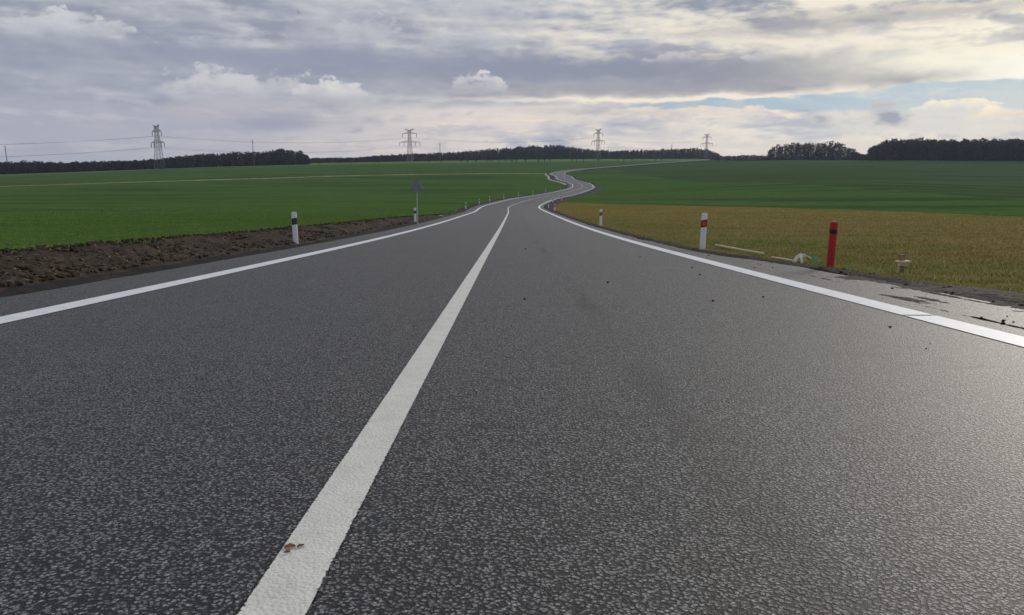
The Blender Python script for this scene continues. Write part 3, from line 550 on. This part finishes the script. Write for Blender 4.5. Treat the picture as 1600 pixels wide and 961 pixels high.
# scrap and peg on the left bank
x, y, z = hit(688, 339.5); q_ = MB(); q_.loft([[(-.24, -.05, 0), (-.22, .06, .01), (-.22, .06, .03), (-.24, -.05, .02)], [(0, -.07, .05), (.02, .05, .06), (.02, .05, .08), (0, -.07, .07)], [(.26, -.03, .01), (.25, .05, 0), (.25, .05, .02), (.26, -.03, .03)]]); tag(q_.build('pale_scrap', m_paper, None, (x, y, z+.06)), 'pale bent scrap lying on the soil past the road sign', 'scrap')
x, y, z = hit(712, 333.5); q_ = MB(); q_.box(-.05, .05, -.03, .03, -.15, .30, .01); q_.box(-.04, .04, -.055, -.033, .18, .24, .003); e = q_.build('wooden_peg', m_wood, None, (x, y, z)); e.rotation_euler = (0, .12, .3); tag(e, 'short pale wooden peg on the soil bank past the road sign', 'peg')

# ------------------------------------------------------------------ road sign seen from behind
x, y, z = hit(649.5, 352.5); x += .05; y += .28; z = G(x, y); k = y/F; e = empty('road_sign', (x, y, z-.02), .12); zt = (352.5-278.5)*k; zb = (352.5-295.5)*k; hw = 10.2*k
q_ = MB(); q_.tube([(0, 0, -.3), (0, 0, zt-.12)], .033, 10); q_.build('pole', m_pole, e)
def tri(s_, y0, y1):
    c_ = (zt+2*zb)/3; P3 = [(-hw, zb), (-hw+.05, zb-.02), (hw-.05, zb-.02), (hw, zb), (.035, zt-.01), (0, zt), (-.035, zt-.01)]; P3 = [(a*s_, c_+(b2-c_)*s_) for a, b2 in P3]
    return [[(a, y0, b2) for a, b2 in P3], [(a, y1, b2) for a, b2 in P3]]
q_ = MB(); q_.loft(tri(1, -.072, -.066)); q_.build('sign_plate', m_sign, e)
q_ = MB()
r0, r1 = tri(1., 0, 0)[0], tri(.93, 0, 0)[0]; n_ = len(r0)
q_.loft([[(a, -.066, b2) for a, _, b2 in r1], [(a, -.066, b2) for a, _, b2 in r0], [(a*1.01, -.045, b2) for a, _, b2 in r0], [(a, -.045, b2) for a, _, b2 in r1]], False); q_.build('folded_rim', m_rim, e)
for zz, ww in ((zb+.12, .62), (zb+(zt-zb)*.5, .36)):
    q_ = MB(); q_.box(-hw*ww, hw*ww, -.064, -.036, zz, zz+.04); q_.build('rail', m_steel, e)
    q_ = MB(); q_.box(-.05, .05, -.036, .045, zz+.002, zz+.038); q_.build('clamp', m_steel, e)
q_ = MB(); q_.box(-6.2*k, 6.2*k, -.07, -.064, zb-.155, zb-.03); q_.build('lower_plate', m_sign, e)
q_ = MB(); q_.box(-.05, .05, -.064, .045, zb-.12, zb-.08); q_.build('clamp', m_steel, e)
tag(e, 'triangular road sign on a grey pole, seen from its dull back', 'road sign')

# ------------------------------------------------------------------ dead leaves on the centre line
def leaf(u, v, L, wd, rot, label):
    d = ray(u, v); y = 1.6
    for _ in range(20): zz = np.interp(y, ry, rz); y = (zz-H)/d[2]*d[1]
    x = d[0]/d[1]*y; q_ = MB(); n_ = 8
    up = [(L*(t-.5), wd*math.sin(math.pi*min(1, t*1.05))**.8*.5*(1+.25*math.sin(t*17)), .0015+.0015*math.sin(t*3)) for t in np.linspace(0, 1, n_)]
    for j, (a, b2, c) in enumerate(up): q_.v += [(a, -b2, c+.0015), (a, 0, c), (a, b2, c+.002)]
    for j in range(n_-1): q_.f += [(3*j, 3*j+3, 3*j+4, 3*j+1), (3*j+1, 3*j+4, 3*j+5, 3*j+2)]
    e = q_.build('dead_leaf', m_leaf, None, (x, y, float(np.interp(y, ry, rz))+.0048)); e.rotation_euler = (-.05, 0, rot); return tag(e, label, 'leaf')
leaf(453, 858.5, .028, .026, .15, 'large brown dead leaf lying on the white centre line'); leaf(470, 857.5, .019, .015, .7, 'small olive leaf fragment touching the larger brown leaf'); leaf(449, 867.5, .015, .014, .3, 'small separate brown leaf bit on the white centre line')

# ------------------------------------------------------------------ power line
LD = np.array([192, 143.]); LD /= np.linalg.norm(LD); LROT = math.atan2(LD[1], LD[0])-math.pi/2        # arms lie along local x, cables along local y
def pylon(u, v, Y, ht, label, wide=1., name='lattice_pylon', base=None, arms=(8., 11.5), off=45.):
    x, y, z = pt(u, v, Y) if base is None else base
    z = G(x, y); LROT = math.pi/2-math.atan2(x, y)+math.radians(off)-(math.pi if True else 0); e = empty(name, (x, y, z-.1), LROT)
    lv = [0, .13, .25, .36, .46, .54, .615, .69, .77, .86, .955]; hwid = [3.3*wide]+[0]*10
    prof = lambda t: wide*np.interp(t, [0, .62, .86, 1], [3.2, 1.55, 1.15, 1.0])
    q_ = MB(); cs = ((-1, -1), (1, -1), (1, 1), (-1, 1))
    for a, b2 in zip(lv[:-1], lv[1:]):
        for i in range(4):
            c0, c1 = cs[i], cs[(i+1) % 4]; pa, pb = prof(a), prof(b2)
            A0 = (c0[0]*pa, c0[1]*pa, a*ht); A1 = (c1[0]*pa, c1[1]*pa, a*ht); B0 = (c0[0]*pb, c0[1]*pb, b2*ht); B1 = (c1[0]*pb, c1[1]*pb, b2*ht)
            q_.bar(A0, B0, .26); q_.bar(A0, B1, .10); q_.bar(A1, B0, .10); q_.bar(B0, B1, .11)
    q_.build('tower_body', m_steel, e)
    att = []
    for zf, L in ((.86, arms[0]), (.617, arms[1])):
        q_ = MB(); p = prof(zf); zz = zf*ht
        for s_ in (-1, 1):
            tip = (s_*L, 0, zz)
            for yy in (-p, p): q_.bar((s_*p, yy, zz), tip, .22); q_.bar((s_*p, yy, zz+1.6), tip, .2)
            for t in (.25, .5, .75):
                xx = s_*(p+(L-p)*t); w2 = p*(1-t); hz_ = 1.6*(1-t); q_.bar((xx, -w2, zz), (xx, w2, zz), .12); q_.bar((xx, -w2, zz), (xx, 0, zz+hz_), .12); q_.bar((xx, w2, zz), (xx-s_*(L-p)*.25, 0, zz+1.6*(1-t+.25)), .12)
        q_.build('cross_arm', m_steel, e)
        for xx in ((-L+.3, L-.3) if L == arms[0] else (-L+.3, -L*.55, L*.55, L-.3)):
            i_ = MB(); i_.tube([(xx, 0, zz), (xx, 0, zz-.3), (xx, 0, zz-3.6), (xx, 0, zz-3.8)], [.1, .26, .26, .1], 6); i_.build('insulator', m_insul, e); att.append((xx, zz-3.8))
    q_ = MB(); p = prof(.955)
    for s_ in (-1, 1):
        for yy in (-p, p): q_.bar((s_*p*.3, yy, .955*ht), (s_*5.2, 0, ht), .24); q_.bar((-s_*p, yy, .955*ht), (s_*5.2, 0, ht), .18); q_.bar((s_*p, yy, .915*ht), (s_*5.2, 0, ht), .18)
    q_.build('earth_wire_peak', m_steel, e); att += [(-5.2, ht), (5.2, ht)]
    tag(e, label, 'pylon', 'lattice pylons of the power line')
    R2 = np.array([[math.cos(LROT), -math.sin(LROT)], [math.sin(LROT), math.cos(LROT)]])
    return [np.array([*(np.array([x, y])+R2@np.array([a, 0])), z-.1+h_]) for a, h_ in att]
def ztop(u, v, Y): return pt(u, v, Y)[2]
py = [(250, 267, 627, 195), (641, 256, 770, 201), (934, 250, 885, 201.5), (1103, 249, 1085, 209)]
hts = []
for u, v, Y, vt in py:
    x, y, z = pt(u, v, Y); hts.append(ztop(u, vt, Y)-G(x, y))
print('pylon heights', hts)
a0 = pylon(250, 267, 627, hts[0], 'thickset lattice pylon seen nearly edge-on before the left-hand wood', 1.0, off=26)
a1 = pylon(641, 256, 770, hts[1], 'lattice pylon rising above the wood beyond the road sign', .85, off=66)
a2 = pylon(934, 250, 885, hts[2], 'lattice pylon behind the row of small trees, above the second bend', .75, off=42)
a3 = pylon(1103, 249, 1085, hts[3], 'faint farthest lattice pylon above where the road meets the skyline', .7, off=48)
dirv = np.array([-192, -143.])*1.15
off = [p+np.array([dirv[0], dirv[1], 0]) for p in a0]; bx_ = np.array(pt(250, 267, 627)[:2])+dirv; zoff = G(*bx_)-G(*pt(250, 267, 627)[:2])
pylon(0, 0, 0, hts[0], 'nearest lattice pylon, standing beyond the left end of the wood', 1., base=(bx_[0], bx_[1], 0), off=17)
off = [p+np.array([0, 0, zoff]) for p in off]
def cable(p, q, sag, label):
    c = (p+q)/2; pts = [p+(q-p)*t-np.array([0, 0, 4*sag*t*(1-t)])-c for t in np.linspace(0, 1, 25)]
    m_ = MB(); m_.tube(pts, .05, 5); tag(m_.build('power_cable', m_cable, None, c), label, 'cable', 'cables of the power line')
nm = ['upper', 'upper', 'lower', 'lower', 'lower', 'lower', 'thin topmost', 'thin topmost']
for ia, ib, tx_ in ((off, a0, 'running off to the left from the thickset pylon'), (a0, a1, 'strung from the thickset pylon to the one beyond the road sign'), (a1, a2, 'strung between the pylons beyond the sign and above the bend'), (a2, a3, 'strung from the pylon above the bend to the farthest one')):
    for i in (0, 1, 2, 5): cable(ia[i], ib[i], 5.5, nm[i]+' power cable '+tx_)
# slender masts of a second line
for u, vt, Y, lab in ((12, 228, 760, 'slender mast above the left end of the far wood'), (397, 218, 735, 'slender mast standing before the tall end of the left-hand wood'), (688, 224, 1010, 'slender mast above the wood next to the lattice pylon beyond the sign'), (1048.5, 226, 1160, 'faint slender mast above the wood before the farthest pylon')):
    x, y, _ = pt(u, 262, Y); z = G(x, y); ht = ztop(u, vt, Y)-z; e = empty('slender_mast', (x, y, z-.1), .4)
    q_ = MB(); 
    for c in ((-1, -1), (1, -1), (1, 1), (-1, 1)): q_.bar((c[0]*.55, c[1]*.55, 0), (c[0]*.2, c[1]*.2, ht), .16)
    for j in range(14):
        a, b2 = j/14, (j+1)/14; wa, wb_ = .55-.35*a, .55-.35*b2
        for s_ in (-1, 1): q_.bar((-wa, s_*wa, a*ht), (wb_, s_*wb_, b2*ht), .1); q_.bar((s_*wa, wa, a*ht), (s_*wb_, -wb_, b2*ht), .1)
    q_.build('mast_body', m_steel, e)
    for zz, L in ((ht-.8, 1.0), (ht-3.4, 1.3)): q_ = MB(); q_.bar((-L, 0, zz), (L, 0, zz), .16); q_.bar((-L, 0, zz), (0, 0, zz+.7), .1); q_.bar((L, 0, zz), (0, 0, zz+.7), .1); q_.build('cross_arm', m_steel, e)
    tag(e, lab, 'mast', 'slender masts of the second line')

# ------------------------------------------------------------------ row of small bare trees before the wood
def bare_tree(h, seed):
    r = random.Random(seed); t = MB(); c = MB(); th_ = h*.34; lean = r.uniform(-.1, .1)*h
    t.tube([(0, 0, -.2), (lean*.2, 0, th_*.5), (lean*.5, 0, th_)], [.24, .19, .16], 6)
    def grow(p, d, L, rad, lev):
        q_ = p+d*L; (t if lev == 0 else c).tube([p, p+d*L*.5+np.array([0, 0, L*.05]), q_], [rad, rad*.8, rad*.55], 4 if lev < 2 else 3, False)
        if lev < 3:
            for _ in range(4 if lev < 2 else 3):
                nd = d+np.array([r.uniform(-1, 1), r.uniform(-1, 1), r.uniform(-.35, .7)])*.85; nd /= np.linalg.norm(nd); grow(p+d*L*r.uniform(.45, 1), nd, L*r.uniform(.5, .8), rad*.5, lev+1)
    for k in range(5):
        a = 2*math.pi*k/5+r.uniform(-.5, .5); d = np.array([math.cos(a)*.8, math.sin(a)*.8, r.uniform(.4, 1.)]); d /= np.linalg.norm(d); grow(np.array([lean*.5, 0, th_*r.uniform(.85, 1)]), d, h*.3, .13, 0)
    return t.mesh('trunk', m_bark), c.mesh('crown', m_twig)
TM = [bare_tree(6.2, s_) for s_ in range(5)]
def row_tree(u, v, sc_):
    x, y, z = hit(u, v, 2500)
    if not 600 < y < 1100: x, y, _ = pt(u, v, 840); z = G(x, y)
    e = empty('bare_tree', (x, y, z-.1), random.uniform(0, 6)); e.scale = (sc_, sc_, sc_); t, c = random.choice(TM); add('trunk', t, e); add('crown', c, e)
    return tag(e, 'small bare tree in the row standing before the dark far wood', 'tree', 'row of small bare trees')
for u in (446, 475, 500, 532, 549, 585, 592, 647, 669, 689, 720, 730, 744, 760, 769, 779, 789, 799, 807, 821, 841, 851, 860, 894, 901, 912, 935, 965, 974, 987, 1024, 1034):
    row_tree(u, np.interp(u, [440, 530, 640, 800, 850, 935, 1034], [259.3, 257, 255.4, 255, 254.6, 253.2, 252.2]), random.uniform(.7, 1.1) if u < 800 else random.uniform(1.05, 1.4))

# ------------------------------------------------------------------ woods (each reads as one mass)
def wood(name, prof, depth, rows, step, rowgap, conif, label, leafn=300, gapf=0.):
    """prof: (u, v_top); depth: (u, Y)"""
    pu, pv = np.array(prof, float).T; du, dY = np.array(depth, float).T; V_, F_, Mi = [], [], []; nv_ = 0
    for r in range(rows):
        u = pu[0]
        while u < pu[-1]:
            Y = np.interp(u, du, dY)+r*rowgap+rng.normal(0, 2.5); uu = u+rng.normal(0, step*.2*F/Y); u += step*F/Y*rng.uniform(.7, 1.3)
            if not pu[0] <= uu <= pu[-1]: continue
            x, y, zt_ = pt(uu, np.interp(uu, pu, pv), Y); z = zz0 = float(0)
            zg = G(x, y); ht = max(3., (zt_-zg)*(rng.uniform(.80, 1.02) if rng.random() < .88 else rng.uniform(1., 1.09)))
            con = rng.random() < conif; k = leafn; t = rng.random(k)
            cw = ht*(.19 if con else .24)*rng.uniform(.8, 1.25); cw = max(cw, 2.8); lo = .12 if r > 0 else .04
            hgt = lo*.3+(1-lo*.3)*t**(1.35 if con else .95)
            rad_ = cw*(np.clip(1-hgt, .04, 1)**.8 if con else np.sqrt(np.clip(1-((hgt-.58)/.46)**2, .05, 1)))*np.sqrt(rng.random(k)); an = rng.uniform(0, 6.283, k)
            ce = np.c_[x+rad_*np.cos(an), y+rad_*np.sin(an), zg+hgt*ht]; sz = (.5 if con else .62)*rng.uniform(.5, 1.4, k)*max(ht/16, .85)
            tri_ = ce[:, None]+rng.normal(0, 1, (k, 3, 3))*sz[:, None, None]*np.array([1, 1, .8]); V_.append(tri_.reshape(-1, 3)); F_.append(np.arange(nv_, nv_+3*k).reshape(-1, 3)); nv_ += 3*k; Mi.append(np.full(k, 1 if con else 0))
            b4 = .018*ht; tv = np.array([(x-b4, y-b4, zg-.3), (x+b4, y-b4, zg-.3), (x, y+b4, zg-.3), (x, y, zg+ht*.95)]); V_.append(tv); F_.append(np.array([(0, 1, 3), (1, 2, 3), (2, 0, 3)])+nv_); nv_ += 4; Mi.append(np.full(3, 2))
    tag(add(name, np_mesh(name, np.concatenate(V_), np.concatenate(F_), [m_twig, m_pine, m_bark], None, False, np.concatenate(Mi))), label, 'wood', None, 'stuff')
wood('wood', [(-120, 257), (0, 255), (40, 252), (100, 254), (200, 251.5), (250, 248.5), (290, 243), (330, 240), (400, 237.5), (440, 234.5), (470, 237), (482, 244)], [(-120, 640), (0, 700), (250, 740), (480, 800)], 6, 4.2, 6, .35, 'dark wood of bare trees and pines behind the thickset pylon')
wood('wood', [(470, 247), (520, 247), (560, 246), (600, 242.5), (640, 240.5), (680, 239.5), (740, 236), (790, 231), (840, 228), (870, 227.5), (900, 231), (930, 234), (960, 236), (1000, 234.5), (1050, 233.5), (1085, 231.5), (1108, 234), (1124, 241)], [(470, 1000), (800, 1040), (1124, 1180)], 7, 3.9, 7, .75, 'long dark pine wood stretching behind the row of small trees')
wood('wood', [(1203, 233), (1215, 227), (1240, 224.5), (1270, 223), (1300, 222.5), (1318, 226), (1332, 233), (1345, 241), (1366, 243)], [(1203, 765), (1366, 700)], 6, 4.0, 5, .3, 'rounded clump of wood with sky showing through its ends', 150)
wood('wood', [(1360, 232), (1372, 225), (1400, 219), (1440, 218), (1500, 219), (1560, 219), (1620, 218), (1760, 219)], [(1360, 660), (1600, 575), (1760, 530)], 7, 3.8, 5, .2, 'tall dark wood along the crest of the right-hand field')
wood('hedge', [(1112, 243), (1140, 244), (1170, 242), (1206, 244)], [(1112, 960), (1206, 800)], 4, 3., 4, .1, 'low dark hedge on the skyline between the two woods', 80)
wood('hedge', [(1195, 248.6), (1250, 248.8), (1300, 248.5), (1366, 248.4)], [(1195, 745), (1366, 680)], 2, 2.4, 2, .0, 'low dark brush along the foot of the rounded clump', 50)

# ------------------------------------------------------------------ bird
d = ray(465.7, 18.7); p = np.array([0, 0, H])+d*95; q_ = MB(); e = empty('bird', p, .5); e.rotation_euler = (.2, 1.1, .5)
q_.tube([(0, -.20, 0), (0, -.14, .01), (0, -.03, .02), (0, .08, .01), (0, .15, 0), (0, .24, -.01)], [.015, .04, .055, .04, .02, .028], 8); q_.build('body', m_bird, e, smooth=True)
for s_ in (-1, 1):
    q_ = MB(); q_.loft([[(0, -.07, .02), (0, .06, .02), (0, .06, .005), (0, -.07, .005)], [(s_*.16, -.09, .07), (s_*.16, .05, .07), (s_*.16, .05, .06), (s_*.16, -.09, .06)], [(s_*.36, -.01, .05), (s_*.36, .05, .05), (s_*.36, .05, .045), (s_*.36, -.01, .045)]]); q_.build('wing', m_bird, e)
tag(e, 'small dark bird flying high in front of the grey clouds', 'bird')

# ------------------------------------------------------------------ haze
m = bpy.data.materials.new('haze'); m.use_nodes = True; nt = m.node_tree; nt.nodes.clear(); o_ = nt.nodes.new('ShaderNodeOutputMaterial'); pv_ = nt.nodes.new('ShaderNodeVolumePrincipled')
pv_.inputs['Color'].default_value = (.62, .74, 1., 1); pv_.inputs['Density'].default_value = .00009; pv_.inputs['Anisotropy'].default_value = .3; nt.links.new(pv_.outputs[0], o_.inputs['Volume'])
q_ = MB(); q_.box(-3700, 3700, -3700, 3700, float(gz.min())-2, 75); tag(q_.build('haze', m), 'thin bluish winter haze over the fields', 'haze', None, 'stuff')
